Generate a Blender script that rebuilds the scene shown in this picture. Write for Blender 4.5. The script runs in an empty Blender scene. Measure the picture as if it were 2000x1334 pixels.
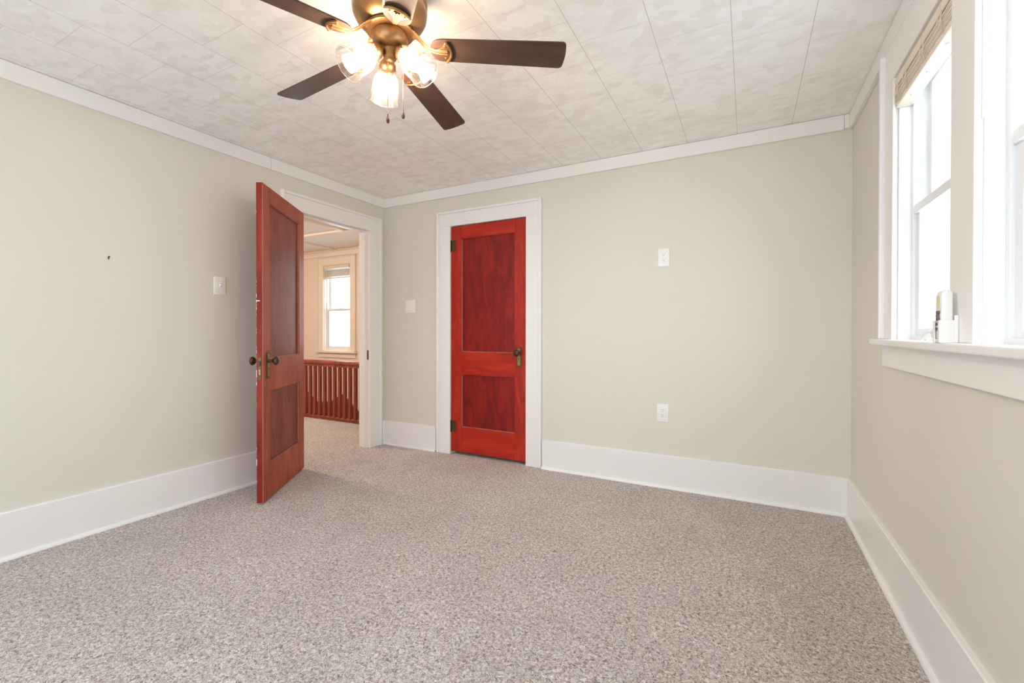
import bpy, bmesh, math, random
from mathutils import Vector, Matrix
C = bpy.context
SC = C.scene
COL = SC.collection
random.seed(7)
PI = math.pi

# ------------------------------------------------------------------ camera
cam_d = bpy.data.cameras.new('camera')
cam = bpy.data.objects.new('camera', cam_d)
COL.objects.link(cam)
YAW, PIT, ROL = -0.4858, -0.0062, 0.0013
fw = Vector((math.sin(YAW)*math.cos(PIT), math.cos(YAW)*math.cos(PIT), math.sin(PIT)))
rt = Vector((math.cos(YAW), -math.sin(YAW), 0))
up = rt.cross(fw)
r_ = math.cos(ROL)*rt + math.sin(ROL)*up
u_ = -math.sin(ROL)*rt + math.cos(ROL)*up
M = Matrix.Identity(4)
for i in range(3):
    M[i][0] = r_[i]; M[i][1] = u_[i]; M[i][2] = -fw[i]
M.translation = Vector((3.2153, -3.3515, 1.12))
cam.matrix_world = M
cam_d.sensor_width = 36
cam_d.lens = 871.0758/2000*36
cam_d.shift_y = -14.185/2000
cam_d.clip_start = 0.02
SC.camera = cam

# ------------------------------------------------------------------ look / world / daylight
SC.view_settings.view_transform = 'Standard'
SC.view_settings.look = 'None'
SC.view_settings.gamma = 1
SC.view_settings.use_curve_mapping = False
SC.view_settings.exposure = 1.33
SC.cycles.max_bounces = 10
SC.cycles.diffuse_bounces = 7
SC.cycles.glossy_bounces = 4
SC.cycles.transparent_max_bounces = 12
SC.cycles.sample_clamp_indirect = 6
SC.cycles.caustics_reflective = False
SC.cycles.caustics_refractive = False
world = bpy.data.worlds.new('overcast_sky')
SC.world = world
world.use_nodes = True
bg = world.node_tree.nodes['Background']
bg.inputs[0].default_value = (0.78, 0.90, 1.0, 1)
SKY = 3.0
bg.inputs[1].default_value = SKY

def portal(name, loc, rot, sx, sy):
    d = bpy.data.lights.new(name, 'AREA'); d.shape = 'RECTANGLE'; d.size = sx; d.size_y = sy
    d.cycles.is_portal = True
    o = bpy.data.objects.new(name, d); COL.objects.link(o)
    o.location = loc; o.rotation_euler = rot
    return o

W, H = 3.773, 2.438          # room width, ceiling height
YF = -4.55                   # wall behind the camera
HX0, HY0, HY1 = -4.6, -3.2, 1.66   # hall beyond the open door
TH = 0.13                    # wall thickness
# windows: right wall pair, front wall bank added for fill (unseen, behind the camera), hall pair
portal('daylight_right_near', (3.95, -2.01, 1.63), (0, PI/2, 0), 1.08, 0.62)
portal('daylight_right_far', (3.95, -1.2425, 1.63), (0, PI/2, 0), 1.08, 0.615)
for px in (0.75, 1.86, 2.97):
    portal('fill_daylight_front', (px, YF-0.12, 1.45), (PI/2, 0, 0), 1.0, 1.7)
for px in (-2.60, -0.98):
    portal('daylight_hall', (px, HY1+0.12, 1.5), (-PI/2, 0, 0), 0.6, 1.3)

# ------------------------------------------------------------------ materials
def srgb(r, g, b):
    f = lambda c: (c/255/12.92) if c/255 <= 0.04045 else ((c/255+0.055)/1.055)**2.4
    return (f(r), f(g), f(b), 1)

class NT:
    """small helper around a node tree"""
    def __init__(s, name):
        s.m = bpy.data.materials.new(name); s.m.use_nodes = True
        s.t = s.m.node_tree; s.b = s.t.nodes['Principled BSDF']
        s.out = s.t.nodes['Material Output']
    def n(s, typ, **kw):
        nd = s.t.nodes.new(typ)
        for k, v in kw.items():
            if k.startswith('_'): setattr(nd, k[1:], v)
            else: nd.inputs[k.replace('__', ' ')].default_value = v
        return nd
    def l(s, a, b): s.t.links.new(a, b)
    def math(s, op, a, b=None, c=None):
        nd = s.t.nodes.new('ShaderNodeMath'); nd.operation = op
        for i, v in enumerate((a, b, c)):
            if v is None: continue
            if isinstance(v, (int, float)): nd.inputs[i].default_value = v
            else: s.l(v, nd.inputs[i])
        return nd.outputs[0]
    def coord(s, scale=(1, 1, 1), kind='Object'):
        tc = s.t.nodes.new('ShaderNodeTexCoord'); mp = s.t.nodes.new('ShaderNodeMapping')
        mp.inputs['Scale'].default_value = scale
        s.l(tc.outputs[kind], mp.inputs['Vector']); return mp.outputs[0]
    def ramp(s, fac, stops):
        nd = s.t.nodes.new('ShaderNodeValToRGB'); el = nd.color_ramp.elements
        while len(el) < len(stops): el.new(0.5)
        for e, (p, c) in zip(el, stops): e.position = p; e.color = c
        s.l(fac, nd.inputs[0]); return nd.outputs[0]
    def bump(s, h, strength, dist):
        nd = s.n('ShaderNodeBump', Strength=strength, Distance=dist)
        s.l(h, nd.inputs['Height']); s.l(nd.outputs[0], s.b.inputs['Normal']); return nd

def plain(name, col, rough=0.5, metal=0.0, spec=0.5, coat=0.0, nscale=None, nstr=0.1, var=0.0):
    t = NT(name); t.b.inputs['Base Color'].default_value = col
    t.b.inputs['Roughness'].default_value = rough; t.b.inputs['Metallic'].default_value = metal
    t.b.inputs['Specular IOR Level'].default_value = spec
    t.b.inputs['Coat Weight'].default_value = coat
    if nscale:
        nz = t.n('ShaderNodeTexNoise', Scale=nscale, Detail=3.0); t.l(t.coord(), nz.inputs['Vector'])
        t.bump(nz.outputs['Fac'], nstr, 0.002)
        if var:
            mix = t.n('ShaderNodeMixRGB', _blend_type='MULTIPLY', Fac=1.0, Color1=col)
            t.l(t.ramp(nz.outputs['Fac'], [(0.3, (1-var,)*3+(1,)), (0.7, (1, 1, 1, 1))]), mix.inputs['Color2'])
            t.l(mix.outputs[0], t.b.inputs['Base Color'])
    return t.m

m_wall = plain('sage_cream_wall_paint', srgb(219, 215, 204), 0.55, spec=0.35, nscale=180, nstr=0.06)
m_hallwall = plain('cream_hall_wall_paint', srgb(238, 224, 210), 0.6, spec=0.3, nscale=180, nstr=0.06)
m_hallceil = plain('white_hall_ceiling_paint', srgb(240, 236, 230), 0.7, spec=0.3)
m_trim = plain('white_gloss_trim_paint', srgb(236, 234, 232), 0.32, spec=0.45, nscale=30, nstr=0.04)
m_halltrim = plain('ivory_hall_trim_paint', srgb(238, 226, 214), 0.4, spec=0.4)
m_vinyl = plain('white_vinyl', srgb(228, 230, 232), 0.35)
m_plastic = plain('white_plastic', srgb(236, 234, 230), 0.3)
m_slot = plain('dark_slot', srgb(50, 45, 42), 0.6)
m_blind = plain('cream_blind_slat', srgb(228, 216, 200), 0.45)
m_cord = plain('ivory_blind_cord', srgb(222, 208, 188), 0.8)
m_brass = plain('aged_brass', srgb(172, 146, 90), 0.38, metal=0.85, nscale=90, nstr=0.2, var=0.35)
m_dkbrass = plain('dark_aged_brass', srgb(104, 88, 62), 0.45, metal=0.7, nscale=120, nstr=0.25, var=0.4)
m_bronzeknob = plain('brown_bronze_knob', srgb(84, 62, 54), 0.38, metal=0.6, nscale=120, nstr=0.2, var=0.3)
m_fanmetal = plain('brushed_bronze_fan_metal', srgb(156, 120, 82), 0.38, metal=0.9)
m_chain = plain('brass_bead_chain', srgb(150, 115, 75), 0.35, metal=0.8)
m_nail = plain('dark_iron', srgb(45, 38, 34), 0.5)
m_keycap = plain('grey_button_rubber', srgb(110, 98, 100), 0.6)
m_warmshade = plain('warm_shaded_plastic', srgb(226, 212, 190), 0.4)  # white remote front with its warm shade put into the colour
m_ground = plain('pale_ground', srgb(222, 223, 220), 0.9, nscale=0.7, nstr=0.1, var=0.3)

def wood(name, dark, mid, light, rough, coat, fig=1.0, axis='z'):
    t = NT(name)
    sc = (6, 6, 1.3) if axis == 'z' else (1.3, 6, 6)
    v = t.coord(sc)
    n1 = t.n('ShaderNodeTexNoise', Scale=1.6*fig, Detail=4.0, Roughness=0.6, Distortion=1.4); t.l(v, n1.inputs['Vector'])
    n2 = t.n('ShaderNodeTexNoise', Scale=14.0, Detail=3.0, Roughness=0.7); t.l(v, n2.inputs['Vector'])
    f = t.math('ADD', t.math('MULTIPLY', n1.outputs['Fac'], 0.86), t.math('MULTIPLY', n2.outputs['Fac'], 0.14))
    t.l(t.ramp(f, [(0.34, dark), (0.50, mid), (0.66, light)]), t.b.inputs['Base Color'])
    t.b.inputs['Roughness'].default_value = rough
    t.b.inputs['Specular IOR Level'].default_value = 0.32
    t.b.inputs['Coat Weight'].default_value = coat
    t.b.inputs['Coat Roughness'].default_value = 0.22
    t.bump(n2.outputs['Fac'], 0.08, 0.001)
    return t.m

m_cl_frame = wood('red_varnish_stile', srgb(148, 26, 8), srgb(168, 34, 10), srgb(184, 54, 20), 0.5, 0.12)
m_cl_rail = wood('red_varnish_rail', srgb(152, 22, 6), srgb(172, 33, 10), srgb(188, 50, 18), 0.5, 0.12, axis='x')
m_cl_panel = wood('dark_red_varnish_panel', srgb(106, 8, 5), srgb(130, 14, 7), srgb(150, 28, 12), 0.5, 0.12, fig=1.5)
m_en_frame = wood('brown_red_varnish_stile', srgb(144, 58, 32), srgb(162, 70, 40), srgb(176, 84, 52), 0.5, 0.12)
m_en_panel = wood('brown_red_varnish_panel', srgb(114, 46, 32), srgb(130, 56, 40), srgb(144, 68, 48), 0.52, 0.10, fig=1.4)
m_en_edge = wood('bare_red_door_edge', srgb(112, 24, 8), srgb(134, 34, 12), srgb(148, 50, 22), 0.6, 0.0)
m_rail = wood('red_brown_stair_rail_varnish', srgb(112, 46, 30), srgb(138, 60, 40), srgb(160, 78, 54), 0.42, 0.25)
m_worn = plain('worn_pale_door_moulding', srgb(186, 128, 108), 0.5, nscale=60, nstr=0.2, var=0.35)
m_blade = wood('dark_walnut_fan_blade', srgb(62, 45, 38), srgb(75, 56, 48), srgb(90, 68, 58), 0.5, 0.1, axis='x')

# carpet ------------------------------------------------------------
def carpet():
    t = NT('grey_beige_frieze_carpet')
    v = t.coord((1, 1, 1))
    warp = t.n('ShaderNodeTexNoise', Scale=45.0, Detail=2.0); t.l(v, warp.inputs['Vector'])
    add = t.n('ShaderNodeMixRGB', _blend_type='ADD', Fac=0.02); t.l(v, add.inputs['Color1']); t.l(warp.outputs['Color'], add.inputs['Color2'])
    n1 = t.n('ShaderNodeTexNoise', Scale=92.0, Detail=4.0, Roughness=0.72, Distortion=0.8); t.l(add.outputs[0], n1.inputs['Vector'])
    n2 = t.n('ShaderNodeTexNoise', Scale=250.0, Detail=2.0, Roughness=0.6); t.l(v, n2.inputs['Vector'])
    n3 = t.n('ShaderNodeTexNoise', Scale=3.0, Detail=3.0); t.l(v, n3.inputs['Vector'])
    f = t.math('ADD', t.math('MULTIPLY', n1.outputs['Fac'], 0.68), t.math('MULTIPLY', n2.outputs['Fac'], 0.32))
    c = t.ramp(f, [(0.38, srgb(104, 90, 84)), (0.46, srgb(180, 167, 161)), (0.54, srgb(220, 210, 204)), (0.63, srgb(254, 247, 243))])
    mx = t.n('ShaderNodeMixRGB', _blend_type='MULTIPLY', Fac=1.0); t.l(c, mx.inputs['Color1'])
    t.l(t.ramp(n3.outputs['Fac'], [(0.35, (0.92, 0.915, 0.91, 1)), (0.62, (1, 1, 1, 1))]), mx.inputs['Color2'])
    t.l(mx.outputs[0], t.b.inputs['Base Color'])
    t.b.inputs['Roughness'].default_value = 0.95
    t.b.inputs['Specular IOR Level'].default_value = 0.1
    t.b.inputs['Sheen Weight'].default_value = 0.15
    t.bump(f, 0.9, 0.012)
    return t.m
m_carpet = carpet()

# ceiling: square tiles laid half offset, brushed swirls ------------
def ceiling_mat():
    t = NT('swirl_textured_ceiling_tile')
    tc = t.n('ShaderNodeTexCoord'); sp = t.n('ShaderNodeSeparateXYZ'); t.l(tc.outputs['Object'], sp.inputs[0])
    X, Y = sp.outputs[0], sp.outputs[1]
    cx = t.math('DIVIDE', t.math('SUBTRACT', X, 0.058), 0.3092)
    col = t.math('FLOOR', cx)
    fx = t.math('FRACT', cx)
    par = t.math('MODULO', t.math('ADD', col, 100), 2)
    cy = t.math('DIVIDE', t.math('ADD', t.math('SUBTRACT', Y, -2.351), t.math('MULTIPLY', par, 0.1585)), 0.317)
    fy = t.math('FRACT', t.math('ADD', cy, 100))
    dx = t.math('MULTIPLY', t.math('MINIMUM', fx, t.math('SUBTRACT', 1, fx)), 0.3092)
    dy = t.math('MULTIPLY', t.math('MINIMUM', fy, t.math('SUBTRACT', 1, fy)), 0.317)
    lx = t.math('LESS_THAN', dx, 0.0009)
    ly = t.math('MULTIPLY', t.math('LESS_THAN', dy, 0.0010), 0.5)
    seam = t.math('MAXIMUM', lx, ly)
    # overlapping swirl patches
    v = t.coord((1, 1.5, 1))
    wn = t.n('ShaderNodeTexNoise', Scale=9.0, Detail=1.0); t.l(v, wn.inputs['Vector'])
    wa = t.n('ShaderNodeMixRGB', _blend_type='ADD', Fac=0.05); t.l(v, wa.inputs['Color1']); t.l(wn.outputs['Color'], wa.inputs['Color2'])
    vo = t.n('ShaderNodeTexVoronoi', Scale=13.0); vo.feature = 'F1'; t.l(wa.outputs[0], vo.inputs['Vector'])
    sepc = t.n('ShaderNodeSeparateColor'); t.l(vo.outputs['Color'], sepc.inputs[0])
    vo2 = t.n('ShaderNodeTexVoronoi', Scale=8.5); vo2.feature = 'F1'; t.l(wa.outputs[0], vo2.inputs['Vector'])
    sepd = t.n('ShaderNodeSeparateColor'); t.l(vo2.outputs['Color'], sepd.inputs[0])
    patch = t.math('ADD', t.math('MULTIPLY', sepc.outputs[0], 0.6), t.math('MULTIPLY', sepd.outputs[1], 0.4))
    # fine combed ridges whose direction changes patch by patch
    ang = t.math('MULTIPLY', sepc.outputs[1], 6.283)
    q = t.math('ADD', t.math('MULTIPLY', X, t.math('COSINE', ang)), t.math('MULTIPLY', Y, t.math('SINE', ang)))
    ridge = t.math('SINE', t.math('MULTIPLY', q, 1500))
    base = t.ramp(patch, [(0.12, srgb(242, 238, 235)), (0.45, srgb(248, 245, 243)), (0.62, srgb(250, 248, 246)), (0.9, srgb(254, 253, 252))])
    mx = t.n('ShaderNodeMixRGB', Color2=srgb(184, 172, 160)); t.l(base, mx.inputs['Color1']); t.l(seam, mx.inputs['Fac'])
    t.l(mx.outputs[0], t.b.inputs['Base Color'])
    t.b.inputs['Roughness'].default_value = 0.6
    t.b.inputs['Specular IOR Level'].default_value = 0.3
    h = t.math('SUBTRACT', t.math('ADD', t.math('MULTIPLY', patch, 1.0), t.math('MULTIPLY', ridge, 0.06)), t.math('MULTIPLY', seam, 1.5))
    t.bump(h, 0.35, 0.003)
    return t.m
m_ceil = ceiling_mat()

def clear(name, tint=(1, 1, 1, 1), refl=0.08, frost=0.0):
    t = NT(name)
    tr = t.n('ShaderNodeBsdfTransparent', Color=tint)
    gl = t.n('ShaderNodeBsdfGlossy', Roughness=0.03)
    df = t.n('ShaderNodeBsdfTranslucent', Color=(0.95, 0.93, 0.9, 1))
    lw = t.n('ShaderNodeLayerWeight', Blend=0.35)
    fac = t.math('MINIMUM', t.math('ADD', t.math('MULTIPLY', lw.outputs['Facing'], refl*3), refl*0.5), 0.7)
    m1 = t.n('ShaderNodeMixShader'); t.l(fac, m1.inputs[0]); t.l(tr.outputs[0], m1.inputs[1]); t.l(gl.outputs[0], m1.inputs[2])
    m2 = t.n('ShaderNodeMixShader', Fac=frost); t.l(m1.outputs[0], m2.inputs[1]); t.l(df.outputs[0], m2.inputs[2])
    t.l(m2.outputs[0], t.out.inputs['Surface'])
    return t.m
m_pane = clear('window_glass', refl=0.05)
m_shade = clear('clear_lamp_glass', (0.99, 0.98, 0.97, 1), refl=0.24, frost=0.013)
m_wrap = clear('crumpled_clear_plastic', (0.96, 0.97, 0.98, 1), refl=0.25, frost=0.6)

def glow(name, col, s):
    t = NT(name); t.b.inputs['Base Color'].default_value = (0.9, 0.9, 0.9, 1)
    t.b.inputs['Emission Color'].default_value = col; t.b.inputs['Emission Strength'].default_value = s
    return t.m
m_bulb = glow('lit_warm_bulb', (1.0, 0.75, 0.52, 1), 128)
m_halllamp = glow('lit_hall_lamp_glass', (1.0, 0.86, 0.70, 1), 140)

# ------------------------------------------------------------------ mesh helpers
def tag(o, label=None, cat=None, group=None, kind=None):
    if label: o['label'] = label
    if cat: o['category'] = cat
    if group: o['group'] = group
    if kind: o['kind'] = kind
    return o

def empty(name, loc=(0, 0, 0), rz=0.0, rot=None):
    o = bpy.data.objects.new(name, None); COL.objects.link(o)
    o.location = loc; o.rotation_euler = rot if rot else (0, 0, rz); o.empty_display_size = 0.1
    return o

def bev_edges(bm, edges, w, seg=2):
    bmesh.ops.bevel(bm, geom=edges, offset=w, segments=seg, profile=0.5, affect='EDGES', clamp_overlap=True)

class MB:
    def __init__(s): s.bm = bmesh.new()
    def box(s, x0, x1, y0, y1, z0, z1, bevel=0.0, seg=2, mat=None):
        b = bmesh.new(); bmesh.ops.create_cube(b, size=1)
        for v in b.verts:
            v.co = Vector(((x0+x1)/2+v.co.x*abs(x1-x0), (y0+y1)/2+v.co.y*abs(y1-y0), (z0+z1)/2+v.co.z*abs(z1-z0)))
        if bevel: bev_edges(b, list(b.edges), bevel, seg)
        if mat: b.transform(mat)
        s.merge(b); return s
    def merge(s, b):
        me = bpy.data.meshes.new('t'); b.to_mesh(me); b.free(); s.bm.from_mesh(me); bpy.data.meshes.remove(me)
    def prism(s, pts, lo, hi, axis='x', bevel=0.0):
        """extrude a closed 2-D outline along an axis; pts are the other two coordinates"""
        b = bmesh.new()
        def P(u, v, w):
            return {'x': (w, u, v), 'y': (u, w, v), 'z': (u, v, w)}[axis]
        A = [b.verts.new(P(u, v, lo)) for u, v in pts]; B = [b.verts.new(P(u, v, hi)) for u, v in pts]
        n = len(pts)
        b.faces.new(A); b.faces.new(B[::-1])
        for i in range(n): b.faces.new((A[i], B[i], B[(i+1) % n], A[(i+1) % n]))
        bmesh.ops.recalc_face_normals(b, faces=b.faces)
        if bevel: bev_edges(b, list(b.edges), bevel)
        s.merge(b); return s
    def lathe(s, prof, seg=32, mat=None):
        """prof: list of (radius, z)"""
        b = bmesh.new(); rings = []
        for r, z in prof:
            if r < 1e-6: rings.append([b.verts.new((0, 0, z))])
            else: rings.append([b.verts.new((r*math.cos(2*PI*i/seg), r*math.sin(2*PI*i/seg), z)) for i in range(seg)])
        for a, c in zip(rings, rings[1:]):
            for i in range(seg):
                j = (i+1) % seg
                f = [a[i % len(a)], a[j % len(a)], c[j % len(c)], c[i % len(c)]]
                g = []
                for v in f:
                    if v not in g: g.append(v)
                if len(g) > 2:
                    try: b.faces.new(g)
                    except ValueError: pass
        bmesh.ops.recalc_face_normals(b, faces=b.faces)
        if mat: b.transform(mat)
        s.merge(b); return s
    def tube(s, pts, r, seg=10, closed=False):
        pts = [Vector(p) for p in pts]; rr = r if isinstance(r, (list, tuple)) else [r]*len(pts)
        b = bmesh.new(); rings = []; n = len(pts); prev = None
        for i, p in enumerate(pts):
            a = pts[max(i-1, 0)]; c = pts[min(i+1, n-1)]
            if closed: a = pts[(i-1) % n]; c = pts[(i+1) % n]
            t = (c-a).normalized()
            if prev is None:
                ref = Vector((0, 0, 1)) if abs(t.z) < 0.9 else Vector((1, 0, 0))
                nx = t.cross(ref).normalized()
            else: nx = (prev - t*prev.dot(t)).normalized()
            prev = nx; ny = t.cross(nx)
            ri = rr[i]; rx, ry = ri if isinstance(ri, tuple) else (ri, ri)
            rings.append([b.verts.new(p+nx*rx*math.cos(2*PI*k/seg)+ny*ry*math.sin(2*PI*k/seg)) for k in range(seg)])
        m = n if closed else n-1
        for i in range(m):
            a, c = rings[i], rings[(i+1) % n]
            for k in range(seg): b.faces.new((a[k], a[(k+1) % seg], c[(k+1) % seg], c[k]))
        if not closed: b.faces.new(rings[0][::-1]); b.faces.new(rings[-1])
        bmesh.ops.recalc_face_normals(b, faces=b.faces)
        s.merge(b); return s
    def sphere(s, c, r, seg=16, sc=(1, 1, 1)):
        b = bmesh.new(); bmesh.ops.create_uvsphere(b, u_segments=seg, v_segments=seg//2+2, radius=r)
        for v in b.verts: v.co = Vector((c[0]+v.co.x*sc[0], c[1]+v.co.y*sc[1], c[2]+v.co.z*sc[2]))
        s.merge(b); return s
    def build(s, name, mat, parent=None, smooth=False, kind=None, mw=None):
        me = bpy.data.meshes.new(name); s.bm.to_mesh(me); s.bm.free()
        me.materials.append(mat)
        if smooth:
            for p in me.polygons: p.use_smooth = True
            try: me.set_sharp_from_angle(angle=math.radians(smooth if smooth is not True else 40))
            except Exception: pass
        o = bpy.data.objects.new(name, me); COL.objects.link(o)
        if parent: o.parent = parent
        if mw is not None: o.matrix_local = mw
        if kind: o['kind'] = kind
        return o

def align(p, d):
    """matrix that puts local +z along d at p"""
    return Matrix.Translation(Vector(p)) @ Vector(d).normalized().to_track_quat('Z', 'Y').to_matrix().to_4x4()

def wall_with_holes(name, plane, a0, a1, b0, b1, z0, z1, holes, mat):
    """axis-aligned wall slab; plane 'x' or 'y' is its normal, a0..a1 its thickness, b0..b1 its run; holes = (b0,b1,z0,z1)"""
    bs = sorted({b0, b1, *[h for q in holes for h in q[:2]]}); zs = sorted({z0, z1, *[h for q in holes for h in q[2:]]})
    inside = lambda b, z: any(q[0] < b < q[1] and q[2] < z < q[3] for q in holes)
    m = MB(); bm = m.bm; vc = {}
    def V(a, b, z):
        k = (round(a, 5), round(b, 5), round(z, 5))
        if k not in vc: vc[k] = bm.verts.new((a, b, z) if plane == 'x' else (b, a, z))
        return vc[k]
    def solid(i, j):
        if i < 0 or j < 0 or i >= len(bs)-1 or j >= len(zs)-1: return False
        return not inside((bs[i]+bs[i+1])/2, (zs[j]+zs[j+1])/2)
    for i in range(len(bs)-1):
        for j in range(len(zs)-1):
            if not solid(i, j): continue
            p, q, r, t = bs[i], bs[i+1], zs[j], zs[j+1]
            for a in (a0, a1): bm.faces.new((V(a, p, r), V(a, q, r), V(a, q, t), V(a, p, t)))
            if not solid(i-1, j): bm.faces.new((V(a0, p, r), V(a1, p, r), V(a1, p, t), V(a0, p, t)))
            if not solid(i+1, j): bm.faces.new((V(a0, q, r), V(a1, q, r), V(a1, q, t), V(a0, q, t)))
            if not solid(i, j-1): bm.faces.new((V(a0, p, r), V(a1, p, r), V(a1, q, r), V(a0, q, r)))
            if not solid(i, j+1): bm.faces.new((V(a0, p, t), V(a1, p, t), V(a1, q, t), V(a0, q, t)))
    bmesh.ops.recalc_face_normals(bm, faces=bm.faces)
    return m.build(name, mat, kind='structure')

# ------------------------------------------------------------------ shell
# entry opening in the left wall, closet opening in the back wall, windows
EN = (-0.985, -0.200, 0.0, 2.094)
CL = (0.806, 1.594, 0.0, 2.086)
WIN1 = (-1.55, -0.935, 1.062, 2.19)
WIN2 = (-2.32, -1.70, 1.062, 2.19)
wall_with_holes('wall_left', 'x', -TH, 0, YF-TH, 0, 0, H, [EN], m_wall)
wall_with_holes('wall_back', 'y', 0, TH, -TH, W+TH, 0, H, [CL], m_wall)
wall_with_holes('wall_right', 'x', W, W+0.17, YF-TH, 0, 0, H, [WIN1, WIN2], m_wall)
FILL_WIN = [(0.25, 1.25, 0.60, 2.30), (1.36, 2.36, 0.60, 2.30), (2.47, 3.47, 0.60, 2.30)]  # window bank added in the unseen wall to fill the room with daylight
wall_with_holes('wall_front', 'y', YF-TH, YF, 0, W, 0, H, FILL_WIN, m_wall)
MB().box(-TH, W+TH, YF-TH, TH, H, H+0.08).build('ceiling', m_ceil, kind='structure')
MB().box(0, W, YF, 0, -0.06, 0).box(-TH, 0, EN[0], EN[1], -0.06, 0).box(CL[0], CL[1], 0, TH, -0.06, 0).build('floor', m_carpet, kind='structure')
# closet interior behind the shut door
wall_with_holes('wall_closet', 'y', 0.80, 0.86, 0.5, 1.9, -0.06, 2.4, [], m_wall)
MB().box(0.5, 0.56, TH, 0.80, -0.06, 2.4).box(1.84, 1.90, TH, 0.80, -0.06, 2.4).box(0.56, 1.84, TH, 0.80, 2.3, 2.4).box(0.56, 1.84, TH, 0.80, -0.06, 0).build('wall_closet_side', m_wall, kind='structure')

# crown boards
m = MB()
m.box(0, 0.02, YF, -1.2105, H-0.093, H-0.0025, 0.002).box(0, 0.02, -1.209, 0, H-0.093, H-0.0025, 0.002)
m.build('trim_1', m_trim, kind='structure')
m = MB()
m.box(0.02, W-0.045, -0.02, 0, H-0.093, H-0.0025, 0.002).box(W-0.0437, W-0.02, -0.02, 0, H-0.086, H-0.0025, 0.002)
m.build('trim_2', m_trim, kind='structure')
MB().box(W-0.02, W, YF, 0, H-0.093, H-0.0025, 0.002).build('trim_3', m_trim, kind='structure')

# baseboards with quarter-round shoe
def baseboard(name, segs):
    """segs: (axis, wall coordinate, direction into the room, lo, hi)"""
    m = MB()
    for ax, w, s, lo, hi in segs:
        prof = [(w, 0.0), (w, 0.233), (w+s*0.016, 0.233), (w+s*0.02, 0.229), (w+s*0.02, 0.0)]
        q = [(w+s*0.02, 0.0), (w+s*0.02, 0.019)] + [(w+s*(0.02+0.017*math.sin(a)), 0.019*math.cos(a)) for a in (0.4, 0.8, 1.2)] + [(w+s*0.037, 0.0)]
        for pr in (prof, q):
            if ax == 'x': m.prism(pr, lo, hi, 'y')   # wall normal x, runs along y
            else: m.prism(pr, lo, hi, 'x')
    bmesh.ops.recalc_face_normals(m.bm, faces=m.bm.faces)
    return m.build(name, m_trim, kind='structure')
baseboard('baseboard_left', [('x', 0, 1, YF, -1.132), ('x', 0, 1, -0.045, 0)])
baseboard('baseboard_back', [('y', 0, -1, 0.02, 0.652), ('y', 0, -1, 1.732, W-0.02)])
baseboard('baseboard_right', [('x', W, -1, YF, 0)])

# door casing: flat board, raised backband, jamb and stop
def casing(name, plane, face, s, o0, o1, zt, wl, wr, jd, stop_at, bb=0.024):
    """plane: wall normal; face: wall plane; s: direction into the room; o0..o1 opening, zt opening top; wl/wr board widths (inner to outer)"""
    m = MB()
    def B(a0, a1, b0, b1, z0, z1, bev=0.003):
        a0, a1 = sorted((a0, a1))
        if plane == 'x': m.box(a0, a1, b0, b1, z0, z1, bev)
        else: m.box(b0, b1, a0, a1, z0, z1, bev)
    r = 0.010  # reveal
    i0, i1, it = o0+r, o1-r, zt-r
    zt2 = it+0.140
    B(face, face+s*0.020, i0-wl+bb, i0, 0, it)                       # left board
    B(face, face+s*0.020, i1, i1+wr-bb, 0, it)                       # right board
    B(face, face+s*0.020, i0-wl+bb, i1+wr-bb, it, zt2-bb)            # head board
    B(face, face+s*0.030, i0-wl, i0-wl+bb, 0, zt2, 0.005)            # backband
    B(face, face+s*0.030, i1+wr-bb, i1+wr, 0, zt2, 0.005)
    B(face, face+s*0.0295, i0-wl+bb, i1+wr-bb, zt2-bb, zt2-0.0005, 0.005)
    # jamb boards lining the opening
    f2 = face - s*jd
    B(face+s*0.001, f2, o0-0.001, o0+0.006, 0, zt, 0.001); B(face+s*0.001, f2, o1-0.006, o1+0.001, 0, zt, 0.001); B(face+s*0.0007, f2+s*0.0004, o0+0.006, o1-0.006, zt-0.006, zt+0.001, 0.001)
    # stops
    a, b = face - s*stop_at, face - s*(stop_at+0.055)
    B(a, b, o0, o0+0.018, 0, zt-0.006, 0.002); B(a, b, o1-0.018, o1, 0, zt-0.006, 0.002); B(a-s*0.0005, b+s*0.0005, o0+0.018, o1-0.018, zt-0.020, zt-0.0065, 0.002)
    return m.build(name, m_trim, kind='structure')
casing('trim_4', 'x', 0.0, 1, EN[0], EN[1], EN[3], 0.147, 0.152, TH, 0.045)
cas = casing('trim_5', 'y', 0.0, -1, CL[0], CL[1], CL[3], 0.150, 0.142, TH, 0.047)

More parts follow.
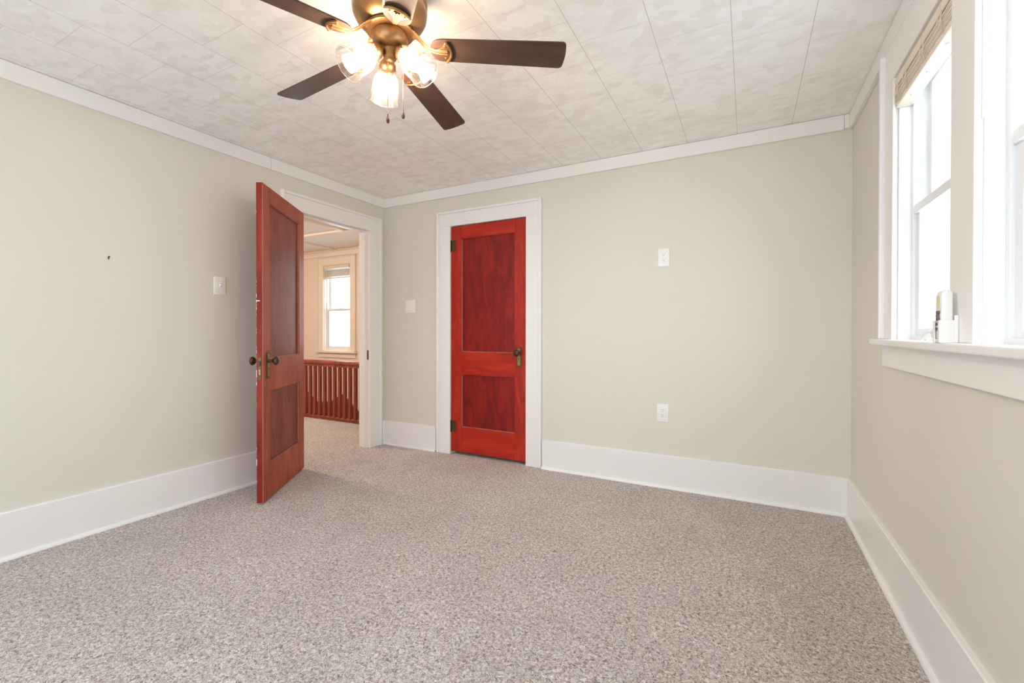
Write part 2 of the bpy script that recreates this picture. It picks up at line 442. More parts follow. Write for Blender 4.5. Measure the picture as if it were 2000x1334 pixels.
# ------------------------------------------------------------------ panelled door leaves
def leaf(root, w, h, t, panels, mats, visible):
    """local: x from hinge to free edge, face at y=0 and y=-t, panels = (x0,x1,z0,z1) list top first; visible = side with the worn beads"""
    fr, rl, pn = mats
    (x0, x1, zb, zt), (_, _, zb2, zt2) = panels
    m = MB(); m.box(0, x0, -t, 0, 0, h, 0.0015); m.box(x1, w, -t, 0, 0, h, 0.0015)
    m.build('stile', fr, root)
    for a, b in ((zt, h), (zt2, zb), (0, zb2)):
        MB().box(x0, x1, -t+0.0003, -0.0003, a, b, 0.001).build('rail', rl, root)
    for (a, b, c, d) in panels:
        p = MB().box(a-0.004, b+0.004, -t+0.013, -0.013, c-0.004, d+0.004).build('panel', pn, root)
        # beads round the recess on both faces
        for face, s in ((0, -1), (-t, 1)):
            y0, y1 = sorted((face+s*0.0035, face+s*0.0135))
            m = MB(); k = 0.007
            m.box(a, b, y0, y1, d-k, d, 0.002); m.box(b-k, b, y0, y1, c, d-k, 0.002)
            m.build('panel_moulding', fr, root)
            tag(MB().box(a, a+0.005, y0, y1, c+0.005, d-k, 0.0015).build('side_moulding', m_worn, root), 'pale worn upright strip of moulding beside the panel')
            m = MB(); m.box(a+k, b-k, y0, y1+(0 if s < 0 else 0.0), c, c+0.005, 0.0015)
            tag(m.build('sill_moulding', m_worn, root), 'pale worn strip of moulding along the bottom of the panel')

def knob_set(root, x, z, face, s, plate_mat, inset_mat, dz_lo=0.115, dz_hi=0.058, w=0.046):
    """escutcheon plate, keyhole and knob on a face; s = outward direction along local y"""
    def yb(a, b): return sorted((face+s*a, face+s*b))
    y0, y1 = yb(0, 0.004)
    pl = MB().box(x-w/2, x+w/2, y0, y1, z-dz_lo, z+dz_hi, 0.0015).build('escutcheon', plate_mat, root)
    y0, y1 = yb(0.004, 0.0065)
    MB().box(x-w/2+0.011, x+w/2-0.011, y0, y1, z-dz_lo+0.012, z+dz_hi-0.012, 0.001).build('escutcheon_inlay', inset_mat, pl)
    y0, y1 = yb(0.0064, 0.0072)
    k = MB().box(x-0.0022, x+0.0022, y0, y1, z-0.064, z-0.048).lathe([(0, 0), (0.0042, 0), (0.0042, 0.0008), (0, 0.0008)], 12, align((x, face+s*0.0064, z-0.047), (0, s, 0)))
    k.build('keyhole', m_slot, pl)
    prof = [(0.0, 0.003), (0.013, 0.003), (0.014, 0.008), (0.010, 0.012), (0.0085, 0.018), (0.0085, 0.030), (0.012, 0.034),
            (0.020, 0.040), (0.0265, 0.047), (0.0285, 0.054), (0.027, 0.060), (0.021, 0.065), (0.010, 0.0675), (0.0, 0.068)]
    MB().lathe(prof, 32, align((x, face, z), (0, s, 0))).build('knob', m_bronzeknob, root, smooth=True)

# open entry door, door_1
EDX = Vector((0.56736, -0.82347, 0))
d1 = empty('door_1', (0.031, -0.939, 0.012), rz=math.atan2(EDX.y, EDX.x))
tag(d1, kind='structure')
leaf(d1, 0.7605, 2.062, 0.040, [(0.105, 0.652, 0.926, 1.956), (0.105, 0.652, 0.228, 0.712)], (m_en_frame, m_en_frame, m_en_panel), 0)
tag(MB().box(0.7600, 0.7612, -0.0393, -0.0007, 0.001, 2.061).build('edge_face', m_en_edge, d1), 'bright red free edge of the door')
# chipped white paint along the edges of the free stile
m = MB(); rr = random.Random(3)
for k in range(22):
    z = rr.choice([rr.uniform(0.9, 1.5), rr.uniform(0.05, 2.0)]); hgt = rr.uniform(0.004, 0.03)
    m.box(0.7585, 0.7616, -0.0402, -0.0392+rr.uniform(0, 0.0012), z, z+hgt*0.6)
for z, hgt in ((1.325, 0.028), (1.245, 0.018), (1.29, 0.02), (0.245, 0.05), (0.81, 0.06), (0.76, 0.025)):
    m.box(0.7585, 0.7617, -0.0404, -0.0372, z, z+hgt*0.8)
m.box(0.7606, 0.7616, -0.038, -0.018, 1.300, 1.306)
tag(m.build('paint_chip', m_trim, d1), 'small white paint chips on the door edge')
tag(MB().box(0.7585, 0.7614, -0.0022, 0.0004, 0.004, 2.05).build('edge_wear', m_worn, d1), 'pale worn corner of the door edge')
knob_set(d1, 0.690, 0.912, 0.0, 1, m_dkbrass, m_brass)
knob_set(d1, 0.690, 0.912, -0.040, -1, m_dkbrass, m_brass)
lk = MB().box(0.7606, 0.7622, -0.0295, -0.0105, 0.792, 0.938, 0.0005).build('latch_plate', m_dkbrass, d1)
MB().box(0.7620, 0.7690, -0.0255, -0.0145, 0.885, 0.915, 0.001).build('latch_bolt', m_bronzeknob, lk)
MB().box(0.7620, 0.7630, -0.0245, -0.0155, 0.825, 0.862, 0.0004).build('deadbolt', m_brass, lk)
for z in (0.25, 1.85):
    MB().lathe([(0, 0), (0.006, 0), (0.006, 0.09), (0, 0.09)], 12, Matrix.Translation((-0.002, -0.046, z))).box(0.0, 0.03, -0.0425, -0.040, z, z+0.09).build('hinge', m_dkbrass, d1)

# closed closet door, door_2
d2 = empty('door_2', (0.8155, 0.042, 0.026)); tag(d2, kind='structure')
leaf(d2, 0.769, 2.044, 0.040, [(0.113, 0.657, 0.910, 1.934), (0.113, 0.657, 0.229, 0.706)], (m_cl_frame, m_cl_rail, m_cl_panel), -0.04)
knob_set(d2, 0.697, 0.914, -0.040, -1, m_dkbrass, m_brass, dz_lo=0.118, dz_hi=0.046)
for z0 in (0.176, 1.818):
    hg = MB().lathe([(0, -0.006), (0.005, -0.004), (0.0068, 0), (0.0068, 0.106), (0.005, 0.110), (0, 0.112)], 14, Matrix.Translation((-0.004, -0.049, z0)))
    hg.box(-0.002, 0.050, -0.0435, -0.040, z0+0.002, z0+0.104, 0.0008)
    h_ = hg.build('hinge', m_dkbrass, d2)
# strike plate on the entry jamb, trim of its own
sp_ = MB().box(-0.022, 0.004, -0.2080, -0.2062, 0.846, 0.938, 0.0005)
sp_ = sp_.build('strike_plate', m_dkbrass)
tag(sp_, 'small dark brass strike plate let into the white jamb of the open doorway', 'strike plate')
st_ = MB().box(-0.016, -0.004, -0.2086, -0.2080, 0.878, 0.912).box(-0.014, -0.006, -0.2086, -0.2080, 0.858, 0.868).build('latch_slot', m_slot, sp_)

# ------------------------------------------------------------------ windows
def sash_window(name, plane, face, s, b0, b1, z0, z1, zmeet, depth, mt, mvin, portal_gap=0.0, latch=True):
    """double-hung vinyl window in a wall opening. face = inner wall plane, s = direction into the room. sill frame to head frame"""
    root = empty(name, ((face if plane == 'x' else (b0+b1)/2), ((b0+b1)/2 if plane == 'x' else face), z0)); tag(root, kind='structure')
    ox, oy, oz = root.location
    def mk(boxes, nm, mat, parent=root, bev=0.002, **k):
        m = MB()
        for a0, a1, p, q, r, t in boxes:
            A0, A1 = sorted((face-s*a0, face-s*a1))
            if plane == 'x': m.box(A0-ox, A1-ox, p-oy, q-oy, r-oz, t-oz, bev)
            else: m.box(p-ox, q-ox, A0-oy, A1-oy, r-oz, t-oz, bev)
        return m.build(nm, mat, parent, **k)
    j = 0.012
    mk([(-0.001, depth, b0-0.001, b0+j, z0, z1), (-0.001, depth, b1-j, b1+0.001, z0, z1), (-0.0005, depth-0.0005, b0+j, b1-j, z1-j, z1+0.001), (0.0, depth-0.0005, b0+j, b1-j, z0-0.001, z0+0.022)], 'jamb', mt)
    v = 0.020; d0, d1_ = 0.040, 0.040+0.085
    B0, B1, Z0, Z1 = b0+j, b1-j, z0+0.022, z1-j
    mk([(d0, d1_, B0, B0+v, Z0, Z1), (d0, d1_, B1-v, B1, Z0, Z1), (d0, d1_, B0+v, B1-v, Z1-v, Z1), (d0, d1_, B0+v, B1-v, Z0, Z0+v)], 'window_frame', mvin)
    # lower sash, inner plane
    st = 0.042; L0, L1 = B0+v-0.004, B1-v+0.004
    a, b = d0+0.010, d0+0.040
    lo = mk([(a, b, L0, L0+st, Z0+0.018, zmeet), (a, b, L1-st, L1, Z0+0.018, zmeet), (a, b, L0+st, L1-st, Z0+0.018, Z0+0.018+0.032), (a-0.004, b-0.0006, L0+0.0006, L1-0.0006, zmeet-0.040, zmeet+0.0006),
             (a-0.012, a-0.0042, L0+0.02, L1-0.02, zmeet-0.040, zmeet-0.030)], 'lower_sash', mvin)
    mk([(a+0.012, a+0.016, L0+st-0.004, L1-st+0.004, Z0+0.046, zmeet-0.036)], 'pane', m_pane, lo, bev=0)
    a, b = d0+0.046, d0+0.076
    hi = mk([(a, b, L0, L0+st, zmeet-0.035, Z1-v+0.002), (a, b, L1-st, L1, zmeet-0.035, Z1-v+0.002), (a, b, L0+st, L1-st, zmeet-0.035, zmeet+0.005), (a, b, L0+st, L1-st, Z1-v-0.045, Z1-v+0.002)], 'upper_sash', mvin)
    mk([(a+0.012, a+0.016, L0+st-0.004, L1-st+0.004, zmeet, Z1-v-0.04)], 'pane', m_pane, hi, bev=0)
    if latch:
        c = (L0+L1)/2
        mk([(d0+0.014, d0+0.046, c-0.03, c+0.03, zmeet, zmeet+0.008), (d0+0.022, d0+0.036, c-0.012, c+0.04, zmeet+0.008, zmeet+0.016)], 'sash_lock', mvin)
    return root

w1 = sash_window('window_1', 'x', W, -1, WIN1[0], WIN1[1], WIN1[2], WIN1[3], 1.640, 0.17, m_trim, m_vinyl)
w2 = sash_window('window_2', 'x', W, -1, WIN2[0], WIN2[1], WIN2[2], WIN2[3], 1.640, 0.17, m_trim, m_vinyl)
for i, q in enumerate(FILL_WIN):
    sash_window('window_%d' % (5+i), 'y', YF, 1, q[0], q[1], q[2], q[3], 1.52, TH, m_trim, m_vinyl, latch=False)  # added front windows, out of view, there for fill light

# casing round the right-hand pair
m = MB(); xw = W
def RB(x0, x1, y0, y1, z0, z1, b=0.003): m.box(x0, x1, y0, y1, z0, z1, b)
RB(xw-0.020, xw, -0.935, -0.815, 1.088, 2.19)                 # far side board
RB(xw-0.038, xw, -0.815, -0.792, 1.088, 2.345, 0.006)         # backband
RB(xw-0.020, xw, -1.705, -1.545, 1.088, 2.19)                 # mullion board
RB(xw-0.020, xw, -2.435, -2.32, 1.088, 2.19)
RB(xw-0.038, xw, -2.458, -2.435, 1.088, 2.345, 0.006)
RB(xw-0.020, xw, -2.435, -0.815, 2.19, 2.345)                 # head board
m.build('trim_6', m_trim, kind='structure')
m = MB()
m.box(xw-0.062, xw+0.040, -2.49, -0.760, 1.062, 1.0885, 0.006, 3)
m.build('window_stool', m_trim, kind='structure').name = 'trim_7'
m = MB(); m.box(xw-0.021, xw, -2.458, -0.792, 0.968, 1.062, 0.003)
m.build('trim_8', m_trim, kind='structure')

# raised blinds in the right-hand pair
def blind(y0, y1, label, wand_y, group='raised blinds in the paired windows'):
    zt = 2.176
    root = empty('window_blind', (W+0.012, (y0+y1)/2, zt)); tag(root, label, 'blind', group)
    oy = (y0+y1)/2; h = (y1-y0)/2-0.006
    MB().box(-0.030, 0.026, -h, h, -0.040, -0.004, 0.003).build('headrail', m_blind, root)
    n = 13
    for k in range(n):
        z = -0.044-k*0.0044; j = random.uniform(-0.0015, 0.0015)
        MB().prism([(-0.0255+j, z-0.0006), (0.0255+j, z-0.0006), (0.0255+j, z-0.0042), (-0.0255+j, z-0.0042)], -h, h, 'y').build('slat', m_blind, root)
    br = MB().box(-0.0265, 0.0265, -h, h, -0.124, -0.103, 0.003).build('bottom_rail', m_blind, root)
    for q in (-0.6, 0.0, 0.6):
        MB().lathe([(0, 0), (0.008, 0), (0.007, -0.003), (0, -0.0035)], 16, Matrix.Translation((0.0, q*h, -0.124))).build('cord_plug', m_plastic, br)
    wz = -0.505
    MB().tube([(-0.034, wand_y-oy, -0.020), (-0.034, wand_y-oy, wz)], 0.0048, 8).build('wand', m_plastic, root, smooth=True)
    # loose lift cord loops hooked over the headrail
    for q, R in ((-0.78, 0.016), (-0.22, 0.020), (0.45, 0.022), (0.80, 0.016)):
        for e in range(2):
            pts = []
            for i in range(26):
                a = i/25*2*PI*1.6+e
                pts.append((-0.034-0.006*math.sin(a*0.5), q*h+R*math.sin(a)*(0.7+0.3*e), -0.050+0.028*math.cos(a*1.0)-0.010*e-0.0012*i))
            MB().tube(pts, 0.0009, 5).build('cord', m_cord, root)
    return root
blind(WIN1[0]+0.012, WIN1[1]-0.012, 'cream slatted blind pulled up in the window nearer the corner', -0.962)
blind(WIN2[0]+0.012, WIN2[1]-0.012, 'cream blind with a white hanging wand in the window nearer the camera', -1.765)

# remote control in its cradle, on the stool against the mullion board
rc = empty('remote_control', (W-0.044, -1.592, 1.0885)); tag(rc, 'slim white remote control standing in the holder on the window sill', 'remote control')
m = MB()
pr = [(-0.0135, 0.012), (-0.0135, 0.140), (-0.009, 0.152), (0.000, 0.156), (0.008, 0.154), (0.012, 0.146), (0.0135, 0.010)]
m.prism(pr, -0.021, 0.021, 'y', 0.003)
m.build('body', m_plastic, rc, smooth=35)
m = MB().box(-0.0148, -0.013, -0.016, 0.016, 0.100, 0.138, 0.0006); tag(m.build('faceplate', m_warmshade, rc), 'front panel with warm shade put into its colour')
for z in (0.040, 0.055, 0.070, 0.090):
    for y in (-0.009, 0.009):
        MB().lathe([(0, 0), (0.0052, 0), (0.0045, 0.003), (0, 0.0036)], 12, align((-0.0132, y, z), (-1, 0, 0))).build('button', m_keycap, rc)
MB().lathe([(0, 0), (0.011, 0), (0.010, 0.004), (0, 0.005)], 16, align((-0.0132, 0, 0.078), (-1, 0, 0))).build('dial', m_keycap, rc)
hd = MB()
hd.box(0.0145, 0.0235, -0.026, 0.026, 0.0, 0.080, 0.002)
hd.box(-0.0175, 0.0150, -0.026, -0.0222, 0.0, 0.066, 0.001); hd.box(-0.0175, 0.0150, 0.0222, 0.026, 0.0, 0.066, 0.001)
hd.box(-0.0175, 0.0150, -0.0225, 0.0225, 0.0, 0.011, 0.001)
hd.box(-0.0195, -0.0160, -0.026, -0.015, 0.0, 0.066, 0.001); hd.box(-0.0195, -0.0160, 0.015, 0.026, 0.0, 0.066, 0.001)
ho = hd.build('remote_holder', m_plastic); ho.location = (W-0.0438, -1.592, 1.0886)
tag(ho, 'white plastic holder cupping the lower half of the remote on the window sill', 'holder')

# crumpled clear plastic beside it
b = MB(); rr = random.Random(5); bm = b.bm
N, K = 13, 6; vs = []
for i in range(N):
    row = []
    for k in range(K):
        u = i/(N-1); w = k/(K-1)
        x = -0.024+0.044*w+0.002*math.sin(9*u)
        y = -0.048+0.096*u
        zz = 0.004+0.042*math.sin(PI*min(1, u*0.9+0.1))*(0.55+0.45*math.cos((w-0.5)*2.2))*(0.35+0.65*(1-u)) + (0.004 if (i+k) % 2 else 0)
        row.append(bm.verts.new((x, y, max(0.0012, zz))))
    vs.append(row)
for i in range(N-1):
    for k in range(K-1): bm.faces.new((vs[i][k], vs[i+1][k], vs[i+1][k+1], vs[i][k+1]))
geo = bmesh.ops.solidify(bm, geom=bm.faces[:], thickness=0.001)
wr = b.build('plastic_wrapper', m_wrap); wr.location = (W-0.036, -1.500, 1.0885)
tag(wr, 'crumpled clear plastic piece lying on the sill beside the remote holder', 'plastic piece')

# ------------------------------------------------------------------ wall plates
def plate(name, w, h, loc, rz, label, cat, group=None):
    root = empty(name, loc, rz); tag(root, label, cat, group)
    m = MB()
    m.box(-w/2, w/2, -0.0055, 0, -h/2, h/2, 0.0025, 3)
    m.build('cover_plate', m_plastic, root, smooth=30)
    return root
def outlet(loc, rz, label):
    r = plate('wall_outlet', 0.080, 0.130, loc, rz, label, 'outlet', 'duplex outlets on the back wall')
    for dz in (-0.0195, 0.0195):
        pts = [(0.0165*max(-1, min(1, 1.25*math.cos(a)))*1.0, dz+0.0145*max(-0.92, min(0.92, 1.0*math.sin(a)))) for a in [2*PI*i/28 for i in range(28)]]
        f = MB().prism(pts, -0.0072, -0.005, 'y').build('receptacle', m_plastic, r)
        for x, hh in ((-0.0062, 0.0072), (0.0062, 0.0058)):
            MB().box(x-0.0011, x+0.0011, -0.0076, -0.0071, dz+0.0015, dz+0.0015+hh).build('slot', m_slot, f)
        MB().lathe([(0, 0), (0.0026, 0), (0.0026, 0.0005), (0, 0.0005)], 12, align((0, -0.0071, dz-0.0072), (0, -1, 0))).build('ground_hole', m_slot, f)
    MB().lathe([(0, 0), (0.003, 0), (0.0022, 0.0012), (0, 0.0013)], 12, align((0, -0.0055, 0), (0, -1, 0))).build('screw', m_plastic, r)
    return r
outlet((2.681, 0, 1.654), 0, 'white duplex outlet high on the wall, above the other outlet')
outlet((2.677, 0, 0.534), 0, 'white duplex outlet low on the wall, just above the baseboard')
def switch(loc, rz, gangs, w, label):
    r = plate('light_switch', w, 0.125, loc, rz, label, 'light switch')
    for g in range(gangs):
        x = (g-(gangs-1)/2)*0.046
        c = MB().box(x-0.0055, x+0.0055, -0.0066, -0.005, -0.012, 0.012, 0.0004).build('toggle_collar', m_plastic, r)
        MB().box(-0.0038, 0.0038, -0.012, 0.0, -0.0055, 0.0055, 0.0012, 2, Matrix.Translation((x, -0.005, 0.002)) @ Matrix.Rotation(math.radians(-28 if g == 0 else 28), 4, 'X')).build('toggle', m_plastic, c)
        for dz in (-0.030, 0.030):
            MB().lathe([(0, 0), (0.003, 0), (0.0022, 0.0012), (0, 0.0013)], 12, align((x, -0.0055, dz), (0, -1, 0))).build('screw', m_plastic, r)
    return r
switch((0.338, 0, 1.360), 0, 2, 0.124, 'wide white double switch plate between the doorway and the red closet door')
switch((0, -1.574, 1.430), PI/2, 1, 0.078, 'white single switch plate on the left wall beside the open door')
nl = MB().lathe([(0, 0), (0.0022, 0), (0.0022, 0.010), (0.0034, 0.010), (0.0034, 0.0115), (0, 0.0115)], 10, align((0, -2.178, 1.541), (1, 0, 0.15))).box(0.0, 0.004, -2.1805, -2.1760, 1.528, 1.543)
tag(nl.build('nail', m_nail), 'small dark nail sticking out of the bare left wall', 'nail')

# ------------------------------------------------------------------ ceiling fan
FX, FY = 2.028, -2.083
fan = empty('ceiling_fan', (FX, FY, H)); tag(fan, 'bronze ceiling fan with five dark blades and three lit glass shades', 'ceiling fan')
ZB = 2.180-H     # blade plane
# motor housing: flush canopy, drum, rounded shoulder
MB().lathe([(0, 0), (0.085, 0), (0.088, -0.018), (0.096, -0.030), (0.128, -0.048), (0.136, -0.062), (0.137, -0.100), (0.134, -0.104), (0.134, -0.112), (0.137, -0.116),
            (0.134, -0.140), (0.124, -0.160), (0.108, -0.176), (0.090, -0.186), (0.070, -0.190), (0, -0.190)], 56).build('motor_housing', m_fanmetal, fan, smooth=50)
MB().lathe([(0, -0.189), (0.078, -0.189), (0.086, -0.192), (0.087, -0.203), (0.080, -0.206), (0, -0.206)], 48).build('flywheel', m_fanmetal, fan, smooth=50)
ki = MB().lathe([(0, -0.205), (0.058, -0.205), (0.064, -0.214), (0.066, -0.226), (0.063, -0.240), (0.054, -0.254), (0.040, -0.262), (0.028, -0.266), (0.0265, -0.290), (0.022, -0.300), (0.008, -0.304), (0, -0.305)], 40).build('switch_housing', m_fanmetal, fan, smooth=50)
for k in range(5):
    a = math.radians(31.6+72*k)
    br = empty('blade_assembly', (0, 0, 0), a)
    # blade iron: S-shaped double-ridged arm with a spread foot
    T = [(0.074, 0, -0.200), (0.092, 0, -0.206), (0.108, 0, -0.220), (0.124, 0, -0.238), (0.142, 0, -0.254), (0.164, 0, -0.262), (0.188, 0, -0.2655), (0.214, 0, -0.2665)]
    wd = [0.030, 0.024, 0.0165, 0.0115, 0.0100, 0.0105, 0.0125, 0.013]
    bm_ = MB()
    bm_.tube(T, [(w_, 0.0045) for w_ in wd], 12)
    for sgn in (-1, 1):
        bm_.tube([(x, sgn*w_*0.42, z-0.004) for (x, y, z), w_ in zip(T[1:], wd[1:])], 0.0030, 6)
    foot = [(0.172, -0.010), (0.186, -0.016), (0.200, -0.030), (0.207, -0.043)]
    for i in range(9):
        t_ = -1+i/4; foot.append((0.214+0.018*(1-t_*t_), 0.044*t_))
    foot += [(0.207, 0.043), (0.200, 0.030), (0.186, 0.016), (0.172, 0.010)]
    bb = MB(); bb.prism(foot, -0.0025, 0.0025, 'z', 0.001)
    bb.tube([(0.214+0.018*(1-(i/8)**2)-0.004, 0.044*i/8, -0.004) for i in range(-8, 9)], 0.0042, 8)
    Rp = Matrix.Rotation(math.radians(-12.5), 4, 'X')
    mt = Matrix.Translation((0, 0, ZB-0.0062)) @ Rp
    bb.bm.transform(mt)
    me = bpy.data.meshes.new('t'); bb.bm.to_mesh(me); bb.bm.free(); bm_.bm.from_mesh(me)
    iron = bm_.build('blade_iron', m_fanmetal, fan, smooth=40); iron.rotation_euler = (0, 0, a)
    for sx, sy in ((0.206, -0.026), (0.206, 0.026), (0.214, 0.0)):
        p = mt @ Vector((sx, sy, -0.003))
        sc_ = MB().lathe([(0, 0), (0.0042, 0), (0.0032, -0.002), (0, -0.0024)], 10, Matrix.Translation(p)).build('screw', m_fanmetal, iron)
    # blade: rounded root, straight tip with small rounded corners
    o = []
    R0, R1, w0, w1 = 0.148, 0.662, 0.050, 0.060
    for i in range(9):
        t_ = PI/2 + i/8*PI; o.append((R0+0.045+0.045*math.cos(t_), w0*math.sin(t_)))
    rc_ = 0.016
    for i in range(5):
        t_ = -PI/2 + i/4*PI/2; o.append((R1-rc_+rc_*math.cos(t_)-0.004, -w1+rc_+rc_*math.sin(t_)))
    for i in range(5): 
        q_ = (i+1)/6; o.append((R1+0.004*math.sin(PI*q_)-0.004, -w1+rc_+(2*w1-2*rc_)*q_))
    for i in range(5):
        t_ = i/4*PI/2; o.append((R1-rc_+rc_*math.cos(t_)-0.004, w1-rc_+rc_*math.sin(t_)))
    bl = MB(); bl.prism(o, -0.003, 0.003, 'z', 0.001)
    bl.bm.transform(Rp)
    blo = bl.build('blade', m_blade, fan); blo.location = (0, 0, ZB); blo.rotation_euler = (0, 0, a)
    bpy.data.objects.remove(br)

# light kit: three bell-jar shades
AW = math.atan2(fw.y, fw.x)        # direction pointing away from the camera
for k, (da, tl) in enumerate(((24, 47), (130, 49), (246, 48))):
    a = AW+math.radians(da); th = math.radians(tl)
    dv = Vector((math.cos(a)*math.sin(th), math.sin(a)*math.sin(th), -math.cos(th)))
    p0 = Vector((0, 0, -0.268))+Vector((math.cos(a), math.sin(a), 0))*0.030
    Mx = align(p0, dv)
    arm = MB().lathe([(0, -0.030), (0.010, -0.030), (0.010, 0.008), (0.018, 0.014), (0.029, 0.030), (0.0315, 0.046), (0.0305, 0.052), (0.022, 0.053), (0.022, 0.066), (0, 0.067)], 32).build('lamp_holder', m_fanmetal, fan, smooth=45, mw=Mx)
    for q in range(3):
        t_ = 2*PI*q/3+0.4
        MB().sphere((0.0345*math.cos(t_), 0.0345*math.sin(t_), 0.049), 0.0038, 10).build('thumb_screw', m_chain, arm, smooth=True)
    prof_o = [(0.0300, 0.044), (0.0335, 0.048), (0.0335, 0.056), (0.0330, 0.062), (0.0370, 0.070), (0.0450, 0.082), (0.0495, 0.096), (0.0515, 0.115), (0.0540, 0.140), (0.0565, 0.160), (0.0600, 0.1655), (0.0605, 0.169), (0.0580, 0.171)]
    prof_i = [(r-0.0022, z-0.001) for r, z in prof_o[::-1]]
    prof_i[0] = (0.0555, 0.1695)
    MB().lathe(prof_o+prof_i, 48).build('glass_shade', m_shade, fan, smooth=40, mw=Mx)
    bb = MB().lathe([(0, 0.066), (0.0135, 0.068), (0.0150, 0.078), (0.0220, 0.092), (0.0260, 0.104), (0.0270, 0.114), (0.0240, 0.127), (0.0160, 0.137), (0.0070, 0.1410), (0, 0.1415)], 32).build('bulb', m_bulb, fan, smooth=60, mw=Mx)
    tag(bb, 'glowing warm bulb')
# pull chains
RT = Vector((math.cos(YAW), -math.sin(YAW), 0))
for off, z0, z1 in ((Vector((0, 0, 0))-Vector((fw.x, fw.y, 0))*0.030, -0.285, -0.545), (RT*0.052-Vector((fw.x, fw.y, 0))*0.012, -0.235, -0.520)):
    c = MB(); z = z0
    c.tube([(off.x, off.y, z0), (off.x, off.y, z1+0.02)], 0.0006, 5)
    while z > z1+0.026:
        c.sphere((off.x, off.y, z), 0.0016, 6); z -= 0.0044
    ch = c.build('pull_chain', m_chain, fan)
    MB().lathe([(0, 0.028), (0.0022, 0.026), (0.0028, 0.018), (0.0055, 0.008), (0.0062, 0.001), (0.0045, -0.006), (0, -0.008)], 16, Matrix.Translation((off.x, off.y, z1))).build('fob', m_bronzeknob, ch, smooth=True)

# ------------------------------------------------------------------ hall beyond the open door
HW = [(-2.905, -2.295, 0.806, 2.185), (-1.285, -0.675, 0.806, 2.185)]
wall_with_holes('wall_hall_back', 'y', HY1, HY1+TH, HX0, 0.5, -2.7, H, HW, m_hallwall)
MB().box(HX0-TH, HX0, HY0-TH, HY1+TH, -2.7, H).build('wall_hall_left', m_hallwall, kind='structure')
MB().box(HX0, -TH, HY0-TH, HY0, -0.06, H).build('wall_hall_front', m_hallwall, kind='structure')
MB().box(0.37, 0.5, TH, HY1, -2.7, H).box(-TH, 0.37, TH, TH+0.001, 0, H).build('wall_stair_end', m_hallwall, kind='structure')
MB().box(HX0-TH, 0.5, TH, HY1+TH, H, H+0.08).box(HX0-TH, -TH, HY0-TH, TH, H, H+0.08).build('ceiling_hall', m_hallceil, kind='structure')
RY = 0.556       # balustrade line
MB().box(HX0, -TH, HY0, RY+0.045, -0.06, 0).box(-TH, 0.37, TH, RY+0.045, -0.06, 0).build('floor_hall', m_carpet, kind='structure')
MB().box(HX0, 0.37, RY+0.02, RY+0.045, -2.7, -0.06).box(HX0, 0.37, RY+0.045, HY1, -2.76, -2.7).build('wall_stair_side', m_hallwall, kind='structure')
# hall crown board and ceiling battens
m = MB(); m.box(HX0, 0.37, HY1-0.02, HY1, 2.325, 2.400, 0.004).box(HX0, 0.37, HY1-0.035, HY1, 2.400, 2.4375, 0.006)
m.build('trim_9', m_halltrim, kind='structure')
m = MB()
m.box(HX0, 0.37, 0.715, 0.755, H-0.030, H-0.0005, 0.003)
m.box(-2.60, -2.56, 0.755, HY1-0.035, H-0.030, H-0.0005, 0.003)
m.box(-1.40, -1.36, HY0, 0.715, H-0.030, H-0.0005, 0.003).box(HX0, -TH, -0.50, -0.46, H-0.030, H-0.0005, 0.003)
m.build('trim_10', m_halltrim, kind='structure')
for i, q in enumerate(HW):
    sash_window('window_%d' % (3+i), 'y', HY1, -1, q[0], q[1], q[2], q[3], 1.485, TH, m_halltrim, m_vinyl)
    m = MB(); a, b = q[0], q[1]
    m.box(a-0.115, a, HY1-0.020, HY1, q[2], q[3]+0.115, 0.003).box(b, b+0.115, HY1-0.020, HY1, q[2], q[3]+0.115, 0.003).box(a, b, HY1-0.020, HY1, q[3], q[3]+0.115, 0.003)
    m.box(a-0.127, a-0.115, HY1-0.034, HY1, q[2], q[3]+0.127, 0.003).box(b+0.115, b+0.127, HY1-0.034, HY1, q[2], q[3]+0.127, 0.003).box(a-0.127, b+0.127, HY1-0.034, HY1, q[3]+0.115, q[3]+0.127, 0.003)
    m.box(a-0.145, b+0.145, HY1-0.062, HY1+0.04, q[2]-0.032, q[2]-0.001, 0.005)
    m.box(a-0.115, b+0.115, HY1-0.020, HY1, q[2]-0.110, q[2]-0.032, 0.003)
    m.build('trim_%d' % (11+i), m_halltrim, kind='structure')

hb = empty('window_blind', (-2.60, HY1+0.006, 2.173)); tag(hb, 'cream blind pulled up over the narrow hall window seen through the doorway', 'blind')
MB().box(-0.285, 0.285, -0.030, 0.024, -0.045, -0.002, 0.003).build('headrail', m_blind, hb)
for k in range(12):
    z = -0.070-k*0.0092
    MB().box(-0.283+random.uniform(-.002, .002), 0.283, -0.024, 0.024, z-0.003, z, 0).build('slat', m_blind, hb)
MB().box(-0.284, 0.284, -0.025, 0.025, -0.205, -0.185, 0.003).build('bottom_rail', m_blind, hb)
for x in (-0.2, 0, 0.2): MB().tube([(x, -0.026, -0.045), (x, -0.026, -0.19)], 0.001, 5).build('ladder_cord', m_cord, hb)
MB().tube([(-0.215, -0.034, -0.03), (-0.215, -0.036, -0.60)], 0.004, 8).build('wand', m_plastic, hb)

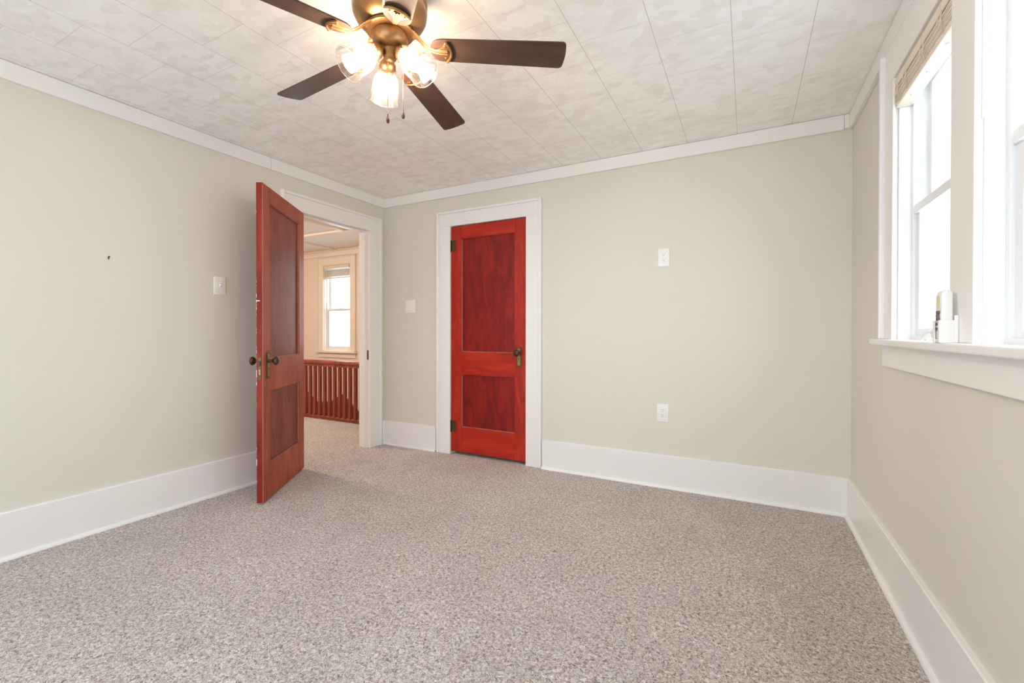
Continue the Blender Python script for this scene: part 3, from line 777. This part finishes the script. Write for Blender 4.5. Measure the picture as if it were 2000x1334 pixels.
# balustrade
bal = empty('stair_balustrade', (-1.9, RY, 0)); tag(bal, 'red-brown varnished wooden balustrade along the edge of the hall stairwell', 'railing')
BX0, BX1 = HX0, 0.37
def bx(x): return x+1.9
MB().prism([(-0.022, 0), (-0.022, 0.022), (-0.030, 0.030), (-0.030, 0.040), (0.030, 0.040), (0.030, 0.030), (0.022, 0.022), (0.022, 0)], bx(BX0)+0.002, bx(BX1)-0.002, 'x').build('bottom_rail', m_rail, bal)
m = MB(); m.prism([(-0.018, 0.672), (-0.018, 0.700), (-0.030, 0.706), (-0.036, 0.716), (-0.036, 0.734), (-0.026, 0.748), (0, 0.753), (0.026, 0.748), (0.036, 0.734), (0.036, 0.716), (0.030, 0.706), (0.018, 0.700), (0.018, 0.672)], bx(BX0)+0.002, bx(BX1)-0.002, 'x')
m.build('handrail', m_rail, bal)
PER = 0.0905; xx = -1.933+0.045
k0 = -10
bmesh_b = None
for k in range(k0, 19):
    x = xx-0.0165+PER*k
    if x < HX0+0.05 or x > 0.33: continue
    if bmesh_b is None:
        bmesh_b = MB().box(-0.0175, 0.0175, -0.0175, 0.0175, 0.040, 0.672, 0.0015).build('baluster', m_rail, bal)
        bmesh_b.location = (bx(x), 0, 0)
    else:
        c = bmesh_b.copy(); COL.objects.link(c); c.parent = bal; c.location = (bx(x), 0, 0)

# stair flight going down behind the balustrade
stx = empty('staircase', (-2.0, 1.1, 0)); tag(stx, 'red-brown wooden staircase descending behind the hall balustrade', 'staircase')
def sx_(x): return x+2.0
pts = [(-3.45, 0.22), (-3.28, 0.10), (-3.06, -0.04), (-2.84, -0.03), (-2.71, 0.0), (-2.60, 0.035), (-2.515, 0.12), (-2.49, 0.125), (-2.38, 0.068), (-2.13, -0.112), (-0.40, -1.45), (-0.40, -1.80), (-2.60, -0.30), (-3.45, -0.30)]
MB().prism([(sx_(x), z) for x, z in pts], HY1-0.030-1.1, HY1-0.001-1.1, 'y').build('skirt_board', m_rail, stx)
for k in range(10):
    x0 = -3.1+k*0.25; z = -0.20-k*0.20
    tr = MB().box(sx_(x0)-0.01, sx_(x0)+0.26, RY+0.05-1.1, HY1-0.06-1.1, z-0.03, z, 0.004).box(sx_(x0)+0.225, sx_(x0)+0.245, RY+0.05-1.1, HY1-0.06-1.1, z-0.20, z-0.03).build('step', m_rail, stx)

# hall ceiling lamp, warm, just out of the doorway's view
hl = empty('ceiling_lamp', (-2.2, -0.85, H)); tag(hl, 'lit warm flush ceiling lamp of the hall', 'ceiling lamp')
MB().lathe([(0, 0), (0.13, 0), (0.135, -0.012), (0.12, -0.022), (0, -0.022)], 32).build('lamp_base', m_brass, hl, smooth=40)
MB().lathe([(0.115, -0.022), (0.118, -0.04), (0.10, -0.075), (0.06, -0.095), (0, -0.10)], 32).build('lamp_glass', m_halllamp, hl, smooth=60)

# outdoors: ground far below the upper floor
g = MB().box(-60, 60, -60, 60, -3.6, -3.5).build('ground', m_ground, kind='structure')
